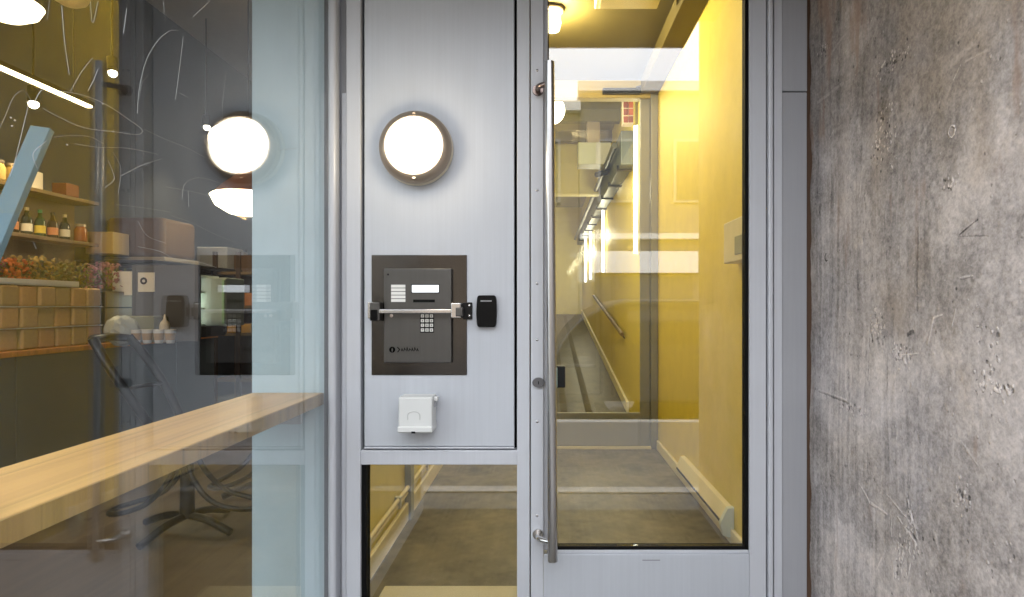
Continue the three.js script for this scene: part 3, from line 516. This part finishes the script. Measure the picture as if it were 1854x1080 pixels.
function stool(x, z, turn, label) {
  const t = thing('bar_stool', label, 'stool', [x, 0, z], 'black stools at the window counter'), mk = (n, g, p = [0, 0, 0], r) => { const o = new THREE.Mesh(g, M.blackMetal); o.name = n; o.position.set(...p); if (r) o.rotation.set(...r); o.castShadow = o.receiveShadow = true; t.add(o); return o; };
  for (let k = 0; k < 4; k++) { const a = k * Math.PI / 2 + 0.4; mk('foot', tube([[0, 0.09, 0], [0.14 * Math.cos(a), 0.075, 0.14 * Math.sin(a)], [0.3 * Math.cos(a), 0.022, 0.3 * Math.sin(a)]], 0.022, 16, 10)); }
  mk('column', new THREE.CylinderGeometry(0.03, 0.04, 0.5, 20), [0, 0.33, 0]);
  for (const s of [-1, 1]) { // bent foot hoops
    mk('foot_hoop', tube([[0.05, 0.44, s * 0.02], [0.075, 0.32, s * 0.06], [0.095, 0.19, s * 0.17], [0.09, 0.14, s * 0.31], [0.05, 0.13, s * 0.385], [-0.05, 0.135, s * 0.385], [-0.09, 0.15, s * 0.31], [-0.095, 0.2, s * 0.17], [-0.075, 0.33, s * 0.06], [-0.05, 0.45, s * 0.02]], 0.015, 80, 10));
  }
  mk('seat', lathe([[0, 0.57], [0.17, 0.57], [0.2, 0.585], [0.2, 0.605], [0.17, 0.615], [0, 0.608]], 36));
  const pts = (s) => [[s * 0.16, 0.6, 0.1], [s * 0.19, 0.75, 0.18], [s * 0.2, 0.95, 0.3], [s * 0.17, 1.1, 0.4]];
  for (const s of [-1, 1]) mk('back_post', tube(pts(s), 0.024, 24, 10));
  mk('backrest', tube([[-0.17, 1.09, 0.4], [-0.1, 1.1, 0.44], [0, 1.1, 0.455], [0.1, 1.1, 0.44], [0.17, 1.09, 0.4]], 0.022, 24, 10)).scale.set(1, 1, 1);
  mk('back_slat', tube([[-0.19, 0.82, 0.22], [0, 0.82, 0.28], [0.19, 0.82, 0.22]], 0.012, 24, 8));
  t.rotation.y = turn; return t;
}
stool(-2.03, -1.26, -1.45, 'black metal stool with bent foot hoops, its curved back raised above the counter');
stool(-1.86, -1.95, 2.5, 'black metal stool tucked behind the pale blue end board');
{ // pale blue batten leaning in the window
  const a = at(78, 232, 0.62), b = at(-95, 640, 0.78), o = thing('blue_batten', 'pale blue painted batten leaning behind the shop window', 'batten', b);
  const A = new THREE.Vector3(...a), B = new THREE.Vector3(...b), m = put(o, 'batten', rbox(0.052, A.distanceTo(B), 0.018, 0.002), std([0.095, 0.175, 0.22], 0.6, 0, { map: texPaint }), [(a[0] + b[0]) / 2, (a[1] + b[1]) / 2, (a[2] + b[2]) / 2]);
  m.quaternion.setFromUnitVectors(new THREE.Vector3(0, 1, 0), A.clone().sub(B).normalize());
}
// ---------------------------------------------------------------- shop: goods on the service counter
{
  const K = [M.kraft, std([0.86, 0.9, 0.85], 0.85, 0, { map: texKraft }), std([1.1, 0.98, 0.9], 0.85, 0, { map: texKraft })];
  for (let r = 0; r < 3; r++) for (let c = 0; c < 9; c++) {
    const z = -1.12 - c * 0.142, o = box(scene, 'paper_bundle', K[(r * 5 + c * 7) % 3], [-3.5, -3.29 + rr(-0.006, 0.006)], [1.002 + r * 0.137, 1.002 + r * 0.137 + 0.131], [z - 0.066, z + 0.066], 0.016, 3);
    tag(o, ['brown paper bundle in the bottom row on the service counter', 'brown paper bundle in the middle row on the service counter', 'brown paper bundle in the top row on the service counter'][r], 'paper bundle', ['bottom row of paper bundles', 'middle row of paper bundles', 'top row of paper bundles'][r]);
    o.rotation.y = rr(-0.03, 0.03);
  }
  for (let r = 1; r < 3; r++) tag(box(scene, 'paper_liner', M.paper, [-3.5, -3.284], [1.0345 - 0.034 + r * 0.137 - 0.0035, 1.0345 - 0.034 + r * 0.137 + 0.0005], [-2.33, -1.04]), r === 1 ? 'white paper liner between the bottom and middle bundle rows' : 'white paper liner between the middle and top bundle rows', 'liner');
  const t = thing('display_tray', 'long white tray on top of the paper bundles', 'tray', [-3.4, 1.412, -1.6]);
  box(t, 'tray_base', M.paper, [-3.5, -3.29], [1.412, 1.422], [-2.1, -1.04]); box(t, 'tray_edge', M.paper, [-3.3, -3.288], [1.422, 1.45], [-2.1, -1.04]);
}
{ // dried flower bunches in the tray and along the counter
  const cols = [[0.32, 0.05, 0.035], [0.45, 0.13, 0.03], [0.28, 0.07, 0.10], [0.34, 0.24, 0.05], [0.16, 0.12, 0.035], [0.28, 0.12, 0.16]].map((c) => std(c, 0.8)), leaf = std([0.10, 0.12, 0.035], 0.75);
  const petals = (n, rx, ry, rz, s) => { const gs = []; for (let i = 0; i < n; i++) { const g = new THREE.IcosahedronGeometry(s * rr(0.5, 1.2), 0); g.scale(1, rr(0.12, 0.4), rr(0.5, 1)); g.rotateX(rr(0, 3)); g.rotateZ(rr(0, 3)); g.translate(rr(-rx, rx), Math.abs(rr(-1, 1)) * ry, rr(-rz, rz)); gs.push(g); } return mergeGeometries(gs); };
  const sp = [['bright red', 0, -1.2, 0.1], ['dark red', 2, -1.42, 0.06], ['orange', 1, -1.62, 0.07], ['mustard yellow', 3, -1.85, 0.09], ['olive brown', 4, -2.1, 0.08], ['plum pink', 5, -2.48, 0.1], ['faded mauve', 5, -2.95, 0.05], ['rusty', 1, -3.3, 0.05]];
  sp.forEach(([w, k, z, h]) => {
    const y = z > -2.2 ? 1.424 : 1.40, b = thing('dried_flower_bunch', `${w} dried flower bunch lying ${z > -2.2 ? 'in the tray over the paper bundles' : 'on the crate beyond the paper bundles'}`, 'flowers', [-3.39, y, z], 'dried flower bunches');
    put(b, 'blossoms', petals(190, 0.08, h * 1.9, 0.13, 0.017), cols[k], [-3.39, y + 0.015, z]); put(b, 'leaves', petals(120, 0.09, h * 1.6, 0.15, 0.013), leaf, [-3.39, y + 0.012, z]);
    put(b, 'stems', mergeGeometries(Array.from({ length: 14 }, () => { const g = new THREE.CylinderGeometry(0.0016, 0.0016, rr(0.12, 0.22), 5); g.rotateX(rr(0.5, 2.6)); g.rotateY(rr(-0.5, 0.5)); g.translate(rr(-0.05, 0.05), rr(0.02, h * 1.8), rr(-0.08, 0.08)); return g; })), leaf, [-3.39, y + 0.01, z]);
  });
  const cr = thing('crate', 'open dark wood crate at the end of the paper bundles', 'crate', [-3.4, 1.0, -2.9]);
  for (const y of [1.002, 1.14, 1.27]) { box(cr, 'slat', M.shelfWood, [-3.31, -3.295], [y, y + 0.12], [-3.5, -2.38], 0.002); box(cr, 'slat', M.shelfWood, [-3.5, -3.485], [y, y + 0.12], [-3.5, -2.38], 0.002); }
  box(cr, 'inside', M.black, [-3.485, -3.31], [1.002, 1.385], [-3.5, -2.38]);
}
{ // papers, box and cabinet at the far end of the counter
  const sheet = (px0, px1, py0, py1, z, label) => { const a = at(px0, py1, z), b = at(px1, py0, z); return tag(box(scene, 'paper_notice', M.paper, [a[0], b[0]], [a[1], b[1]], [z, z + 0.004]), label, 'notice'); };
  const post = tag(box(scene, 'display_board', std([0.09, 0.09, 0.095], 0.6), [-3.24, -2.72], [1.0, 1.6], [-2.62, -2.58]), 'dark board behind the pinned notices', 'board');
  sheet(205, 240, 491, 534, -2.575, 'plain cream notice pinned beside the paper bundles');
  const q = sheet(251, 281, 493, 528, -2.575, 'white notice with a black round mark pinned to the dark board');
  const ring = new THREE.Mesh(new THREE.TorusGeometry(0.02, 0.008, 8, 20), M.black); ring.name = 'round_mark'; ring.position.set(-0.02, 0.01, 0.003); ring.scale.z = 0.2; q.add(ring);
  tag(box(scene, 'cardboard_box', std([0.24, 0.25, 0.17], 0.85), [-3.235, -2.95], [1.002, 1.2], [-2.57, -2.4], 0.004), 'dull green cardboard box below the pinned notices', 'box');
  const br = [-2.74, 1.0, -2.45], bt = thing('squeeze_bottle', 'pale squeeze bottle standing at the end of the service counter', 'bottle', br);
  put(bt, 'body', lathe([[0, 0], [0.035, 0], [0.037, 0.12], [0.03, 0.15], [0.012, 0.17], [0.006, 0.21], [0, 0.212]], 20), std([0.6, 0.52, 0.38], 0.4), [-2.9, 1.002, -2.45]);
  // lit glass cabinet
  const L = at(300, 590, -3.1), R = at(357, 500, -3.1), c = thing('lit_cabinet', 'white display cabinet with a glowing edge light in the shop', 'cabinet', [(L[0] + R[0]) / 2, 1.0, -3.2]);
  box(c, 'cabinet_back', std([0.55, 0.6, 0.55], 0.4), [L[0], R[0]], [L[1], R[1]], [-3.5, -3.46]); for (let k = 0; k < 4; k++) box(c, 'shelf', std([0.6, 0.65, 0.6], 0.3), [L[0], R[0]], [L[1] + k * 0.145, L[1] + k * 0.145 + 0.015], [-3.46, -3.12]);
  box(c, 'edge_light', glow([0.95, 1, 0.92], 0.5), [R[0] - 0.09, R[0] - 0.01], [L[1] + 0.016, R[1]], [-3.13, -3.1], 0.01);
  box(c, 'side', std([0.5, 0.56, 0.5], 0.4), [L[0], L[0] + 0.015], [L[1], R[1]], [-3.46, -3.1]);
  lamp(new THREE.PointLight(0xeaffea, 0.05), [(R[0] + L[0]) / 2, 1.3, -3.05]).shadow.radius = 3;
  const L2 = at(362, 590, -3.2), R2 = at(408, 502, -3.2), c2 = thing('glass_fridge', 'pale green tinted glass fridge beside the lit cabinet', 'fridge', [(L2[0] + R2[0]) / 2, 1.0, -3.3]);
  box(c2, 'casing', std([0.36, 0.4, 0.34], 0.35), [L2[0], R2[0]], [L2[1], R2[1]], [-3.55, -3.22], 0.01); box(c2, 'door_edge', std([0.3, 0.45, 0.25], 0.3), [R2[0] - 0.03, R2[0] - 0.005], [L2[1] + 0.02, R2[1] - 0.02], [-3.219, -3.2], 0.004);
  const pb = tag(box(scene, 'patterned_box', std([0.3, 0.27, 0.24], 0.8, 0, { map: texHall }), [L[0] + 0.03, R2[0] - 0.15], [1.0 - 0.002 + 0.004, L[1] - 0.004], [-3.5, -3.1], 0.004), 'flat grey patterned crate under the lit cabinet', 'crate');
  // dark rack with warm things, cut by the pale blue end board
  const S = at(385, 690, -4.4), E = at(470, 455, -4.4), rk = thing('dark_rack', 'dark wooden rack with amber boards behind the shop fridge', 'rack', [(S[0] + E[0]) / 2, 0, -4.5]);
  box(rk, 'back', std([0.10, 0.055, 0.03], 0.6), [S[0], E[0]], [0, E[1]], [-4.9, -4.86]);
  for (const y of [0.45, 0.95, 1.25, 1.62]) box(rk, 'shelf', M.shelfWood, [S[0], E[0]], [y, y + 0.03], [-4.86, -4.42], 0.003);
  for (const x of [S[0], E[0] - 0.04, (S[0] + E[0]) / 2]) box(rk, 'upright', std([0.05, 0.03, 0.02], 0.5), [x, x + 0.04], [0, E[1]], [-4.44, -4.4], 0.003);
  tag(box(scene, 'amber_carton', std([0.6, 0.33, 0.07], 0.7), [S[0] + 0.12, S[0] + 0.38], [0.982, 1.08], [-4.8, -4.47], 0.004), 'amber carton on the dark rack', 'carton');
  tag(box(scene, 'orange_carton', std([0.5, 0.2, 0.07], 0.7), [S[0] + 0.3, S[0] + 0.46], [1.282, 1.42], [-4.8, -4.5], 0.004), 'orange carton on the upper shelf of the dark rack', 'carton');
}
{ // paper cups and a crumpled bag at the end of the service counter
  for (let k = 0; k < 4; k++) { const x = -3.02 + k * 0.085, c = thing('paper_cup', 'white paper cup in the row before the dark notice board', 'cup', [x, 1.002, -2.3], 'paper cups on the service counter'); put(c, 'cup', lathe([[0, 0], [0.026, 0], [0.037, 0.1], [0.039, 0.102], [0.036, 0.1]], 20), M.paper, [x, 1.002, -2.3]); put(c, 'sleeve', lathe([[0.0295, 0.025], [0.0355, 0.075]], 20), M.kraft, [x, 1.002, -2.3]); }
  const g = new THREE.IcosahedronGeometry(0.11, 4), p = g.attributes.position;
  for (let i = 0; i < p.count; i++) { const x = p.getX(i), y = p.getY(i), z = p.getZ(i), q = 0.75 + 0.5 * fbm(x * 22 + y * 9 + 5, z * 22 - y * 14 + 8, 3, 71); p.setXYZ(i, x * q, y * q * 1.05, z * q); }
  g.computeVertexNormals();
  tag(put(scene, 'plastic_bag', g, std([0.42, 0.47, 0.48], 0.25), [-3.12, 1.1, -2.31]), 'crumpled pale plastic bag beside the paper cups', 'bag');
  for (const [px, h, c, l] of [[318, 0.24, [0.2, 0.16, 0.1], 'brown storage canister on the dark metal shelf'], [338, 0.2, [0.34, 0.33, 0.3], 'grey storage canister on the dark metal shelf']]) { const z = -5.35 - (px - 318) * 0.012, t = thing('canister', l, 'canister', [-3.78, 1.692, z]); put(t, 'body', lathe([[0, 0], [0.085, 0], [0.09, 0.01], [0.09, h], [0.08, h + 0.01], [0, h + 0.01]], 24), std(c, 0.4), [-3.78, 1.692, z]); put(t, 'lid', new THREE.CylinderGeometry(0.092, 0.092, 0.03, 24), M.blackMetal, [-3.78, 1.692 + h + 0.025, z]); }
}
// ---------------------------------------------------------------- shop: wall shelves with bottles
{
  const s = thing('wall_shelf', 'brown two tier shelf on the slate shop wall', 'shelf', [-4.1, 1.8, -2.4]);
  box(s, 'back_board', M.shelfWood, [-4.199, -4.17], [1.5, 2.2], [-3.2, 0.4]); box(s, 'shelf_board', M.shelfWood, [-4.17, -3.95], [1.8, 1.83], [-3.2, 0.4], 0.004); box(s, 'shelf_board', M.shelfWood, [-4.17, -3.95], [2.165, 2.195], [-3.2, 0.4], 0.004);
  const gl = [[0.02, 0.045, 0.015], [0.035, 0.02, 0.006], [0.015, 0.02, 0.012]].map((c) => std(c, 0.08)), lb = [[0.62, 0.48, 0.06], [0.7, 0.66, 0.55], [0.55, 0.22, 0.1]].map((c) => std(c, 0.7)), capM = [std([0.6, 0.5, 0.3], 0.4, 0.5), std([0.05, 0.3, 0.12], 0.4), std([0.02, 0.02, 0.02], 0.4)];
  const body = lathe([[0, 0], [0.034, 0], [0.036, 0.006], [0.036, 0.11], [0.03, 0.135], [0.014, 0.16], [0.0125, 0.2], [0, 0.2]], 20), labG = new THREE.CylinderGeometry(0.0366, 0.0366, 0.06, 20, 1, true), capG = new THREE.CylinderGeometry(0.0145, 0.0145, 0.025, 14);
  const who = ['yellow', 'cream', 'rust red'], tone = ['green', 'amber', 'black'];
  const bottle = (z, y, a, b, c) => { const t = thing('bottle', `${tone[a]} glass bottle with ${who[b]} label on the ${y > 2 ? 'upper' : 'lower'} wall shelf`, 'bottle', [-4.02, y, z], 'bottles on the wall shelves'); put(t, 'glass', body, gl[a], [-4.02, y, z]); put(t, 'label', labG, lb[b], [-4.02, y + 0.055, z]); put(t, 'cap', capG, capM[c], [-4.02, y + 0.2, z]); };
  for (let k = 0; k < 9; k++) bottle(-1.9 - k * 0.125, 1.832, k % 3, (k * 2) % 3, (k + 1) % 3);
  for (let k = 0; k < 4; k++) bottle(-1.75 - k * 0.1, 2.197, (k + 1) % 3, 1, 0);
  const jar = (z, y, c, label) => { const t = thing('jar', label, 'jar', [-4.0, y, z]); put(t, 'glass', lathe([[0, 0], [0.045, 0], [0.048, 0.01], [0.048, 0.1], [0.036, 0.12], [0.036, 0.13], [0, 0.13]], 20), std(c, 0.15), [-4.0, y, z]); put(t, 'lid', new THREE.CylinderGeometry(0.039, 0.039, 0.02, 18), M.bronze, [-4.0, y + 0.14, z]); };
  jar(-3.05, 1.832, [0.28, 0.09, 0.04], 'orange red jar at the end of the lower wall shelf'); jar(-2.25, 2.197, [0.55, 0.4, 0.15], 'honey coloured jar on the upper wall shelf'); jar(-2.37, 2.197, [0.3, 0.2, 0.06], 'brown jar on the upper wall shelf');
  tag(box(scene, 'small_carton', M.cream, [-4.08, -3.97], [2.197, 2.33], [-2.62, -2.5], 0.004), 'small cream carton on the upper wall shelf', 'carton');
  tag(box(scene, 'red_carton', std([0.2, 0.06, 0.03], 0.6), [-4.08, -3.96], [2.197, 2.3], [-2.98, -2.84], 0.004), 'small red carton on the upper wall shelf', 'carton');
  const hd = thing('hood_box', 'rounded beige hood box mounted beyond the wall shelves', 'hood', [-3.85, 1.75, -3.7]);
  box(hd, 'hood', std([0.25, 0.215, 0.165], 0.6, 0, { map: texKraft }), [-4.15, -3.6], [1.74, 2.12], [-4.1, -3.55], 0.05, 4); box(hd, 'hood_lip', std([0.3, 0.25, 0.18], 0.6), [-4.16, -3.58], [1.70, 1.742], [-4.11, -3.54], 0.01);
  tag(box(scene, 'wall_carton', std([0.4, 0.3, 0.16], 0.7), [-4.15, -3.9], [1.75, 1.95], [-3.52, -3.3], 0.006), 'tan carton between the wall shelf and the hood', 'carton');
  const sh2 = thing('high_shelf', 'dark metal shelf bracketed under the hood', 'shelf', [-3.8, 1.65, -4]); box(sh2, 'board', M.blackMetal, [-4.199, -3.5], [1.66, 1.69], [-5.6, -3.25], 0.004);
  for (const z of [-3.4, -4.4, -5.4]) box(sh2, 'bracket', M.blackMetal, [-4.199, -3.6], [1.62, 1.658], [z, z + 0.03]);
  tag(box(scene, 'grey_bin', std([0.3, 0.3, 0.31], 0.6), [-3.95, -3.6], [1.692, 1.95], [-5.1, -4.7], 0.02, 3), 'grey plastic bin on the dark metal shelf', 'bin');
}
// ---------------------------------------------------------------- shop: lamps
function pendant(px, py, z, r, k, label, lit) {
  const p = at(px, py, z), t = thing('pendant_lamp', label, 'lamp', p, 'shop pendant lamps');
  put(t, 'woven_top', lathe([[r * 0.12, r * 0.75], [r * 0.35, r * 0.6], [r * 0.7, r * 0.3], [r * 0.92, r * 0.06], [r * 0.9, r * 0.05]], 40), std([0.75, 0.4, 0.3], 0.8, 0, { map: texKraft }), p);
  put(t, 'shade', lathe([[r * 0.94, r * 0.05], [r, 0], [r * 0.86, -r * 0.28], [r * 0.5, -r * 0.5], [0, -r * 0.58]], 40), lit ? glow([1, 0.86, 0.58], k) : std([0.55, 0.47, 0.3], 0.6), p);
  rod(t, 'flex', M.blackMetal, [p[0], p[1] + r * 0.74, p[2]], [p[0], 4.5, p[2]], 0.005, 6);
  if (lit) lamp(new THREE.PointLight(0xffd08a, lit), [p[0], p[1] - r * 0.3, p[2]]).shadow.radius = r * 18;
}
pendant(450, 356, -3.8, 0.34, 2.0, 'lit pendant lamp with a woven brown top near the slate wall', 1.0);
pendant(12, 5, -1.0, 0.16, 1.6, 'lit pendant lamp hanging high above the service counter', 0.8);
pendant(128, -6, -1.9, 0.11, 1, 'unlit beige pendant shade beside the lit one', 0);
[[205, 132, -2.8, 'bright spotlight hung above the service counter'], [62, 188, -2.3, 'small spotlight over the bottles on the wall shelf'], [375, 230, -4.6, 'small spotlight deep in the shop near the slate wall']].forEach(([px, py, z, label]) => {
  const p = at(px, py, z), t = thing('spotlight', label, 'spotlight', p, 'shop spotlights');
  rod(t, 'can', M.blackMetal, [p[0] - 0.02, p[1] + 0.13, p[2] - 0.02], [p[0], p[1] + 0.005, p[2]], 0.04, 18); put(t, 'lens', new THREE.SphereGeometry(0.032, 16, 10), glow([1, 0.9, 0.68], 5), [p[0] + 0.002, p[1] - 0.003, p[2] + 0.004]);
  rod(t, 'stem', M.blackMetal, [p[0] - 0.02, p[1] + 0.13, p[2] - 0.02], [p[0] - 0.02, 4.5, p[2] - 0.02], 0.008, 8);
  const s = new THREE.SpotLight(0xffe2b0, 0.9, 0, 0.75, 0.6); s.target.position.set(p[0] - 0.1, 0.5, p[2] + 0.2); scene.add(s.target); lamp(s, [p[0], p[1] - 0.05, p[2]]); s.shadow.radius = 1.5;
});
{ // long linear lamp over the service counter
  const a = [-3.25, 2.71, -0.9], b = [-3.25, 2.71, -2.15], l = thing('linear_lamp', 'long thin glowing linear lamp over the service counter', 'lamp', [-3.25, 2.71, -1.5]);
  box(l, 'lit_strip', glow([1, 0.82, 0.5], 2.4), [-3.268, -3.232], [2.695, 2.71], [b[2], a[2]]); box(l, 'housing', M.blackMetal, [-3.27, -3.23], [2.7105, 2.74], [b[2] - 0.02, a[2] + 0.02]);
  for (const z of [-1.1, -2.0]) rod(l, 'wire', M.blackMetal, [-3.25, 2.74, z], [-3.25, 4.5, z], 0.003, 6);
  const s = new THREE.RectAreaLight(0xffd698, 2.2, 0.036, 1.25); s.position.set(-3.25, 2.69, -1.525); s.lookAt(-3.25, 0, -1.525); s.rotation.z += 0; scene.add(s);
}

// ---------------------------------------------------------------- across the street (seen in the panes)
function house(name, label, x0, x1, h, wall, z = 15) {
  const b = thing(name, label, 'building', [(x0 + x1) / 2, 0, z + 3]);
  box(b, 'wall', std(wall, 0.85, 0, { map: texPaint }), [x0, x1], [-0.4, h], [z, z + 6]);
  box(b, 'cornice', std([0.62, 0.61, 0.58], 0.7), [x0 - 0.05, x1 + 0.05], [h - 0.25, h + 0.02], [z - 0.25, z - 0.002]);
  const n = Math.floor((x1 - x0) / 1.9);
  for (let k = 0; k < n; k++) { const x = x0 + (k + 0.5) * (x1 - x0) / n; const w = box(b, 'window', std([0.3, 0.29, 0.27], 0.6), [x - 0.55, x + 0.55], [4.2, 6.0], [z - 0.06, z - 0.002]); box(w, 'glass', std([0.03, 0.035, 0.04], 0.05), [x - 0.47, x + 0.47], [4.28, 5.92], [z - 0.075, z - 0.061]); }
  return b;
}
house('corner_building', 'low beige building across the street', -16, 0.98, 7.0, [0.24, 0.2, 0.155]);
{
  const b = house('shop_building', 'taller grey building with a white fascia across the street', 1.0, 16, 7.55, [0.22, 0.2, 0.18]);
  box(b, 'fascia', std([0.8, 0.8, 0.8], 0.6), [1.3, 4.3], [2.2, 2.8], [14.7, 14.998]); box(b, 'ledge', std([0.7, 0.69, 0.66], 0.6), [1.0, 16], [3.15, 3.3], [14.7, 14.998]);
  box(b, 'shop_glazing', std([0.05, 0.055, 0.06], 0.06), [1.4, 4.2], [0.5, 2.1], [14.93, 14.998]); box(b, 'shop_door', std([0.16, 0.1, 0.06], 0.4), [4.6, 5.6], [0.02, 2.3], [14.93, 14.998]);
}
{ // parked car
  const x = 2.2, z = 5.9, c = thing('parked_car', 'dark grey hatchback parked along the kerb across from the entrance', 'car', [x, -0.13, z]), body = std([0.05, 0.052, 0.056], 0.3, 0.5, {});
  const s = new THREE.Shape(); s.moveTo(-2.05, 0.28); s.lineTo(2.05, 0.28); s.quadraticCurveTo(2.13, 0.55, 2.02, 0.78); s.lineTo(1.15, 0.92); s.quadraticCurveTo(0.55, 1.4, 0.2, 1.44); s.lineTo(-1.2, 1.44); s.quadraticCurveTo(-1.75, 1.35, -1.98, 0.9); s.quadraticCurveTo(-2.12, 0.6, -2.05, 0.28);
  put(c, 'body', new THREE.ExtrudeGeometry(s, { depth: 1.6, bevelEnabled: true, bevelSize: 0.05, bevelThickness: 0.07, bevelSegments: 3 }), body, [x, -0.13, z - 0.8]);
  const gs = new THREE.Shape([[-1.62, 0.95], [0.95, 0.95], [0.45, 1.33], [-1.2, 1.35]].map((a) => new THREE.Vector2(...a)));
  for (const q of [z - 0.876, z + 0.872]) put(c, 'side_window', new THREE.ExtrudeGeometry(gs, { depth: 0.004, bevelEnabled: false }), std([0.02, 0.022, 0.025], 0.04), [x, -0.13, q]);
  for (const wx of [-1.3, 1.28]) for (const wz of [z - 0.86, z + 0.68]) { const w = put(c, 'wheel', new THREE.CylinderGeometry(0.31, 0.31, 0.18, 28), M.black, [x + wx, 0.18, wz + 0.09], [Math.PI / 2, 0, 0]); const r = new THREE.Mesh(new THREE.CylinderGeometry(0.19, 0.19, 0.19, 20), M.chrome); r.name = 'rim'; w.add(r); }
  for (const q of [z - 0.72, z + 0.5]) box(c, 'headlight', std([0.8, 0.82, 0.85], 0.1, 0.3), [x + 1.95, x + 2.1], [0.42, 0.58], [q, q + 0.24], 0.03); for (const q of [z - 0.74, z + 0.54]) box(c, 'tail_light', std([0.4, 0.02, 0.02], 0.2), [x - 2.12, x - 1.98], [0.5, 0.68], [q, q + 0.2], 0.02);
}

renderer.render(scene, camera);
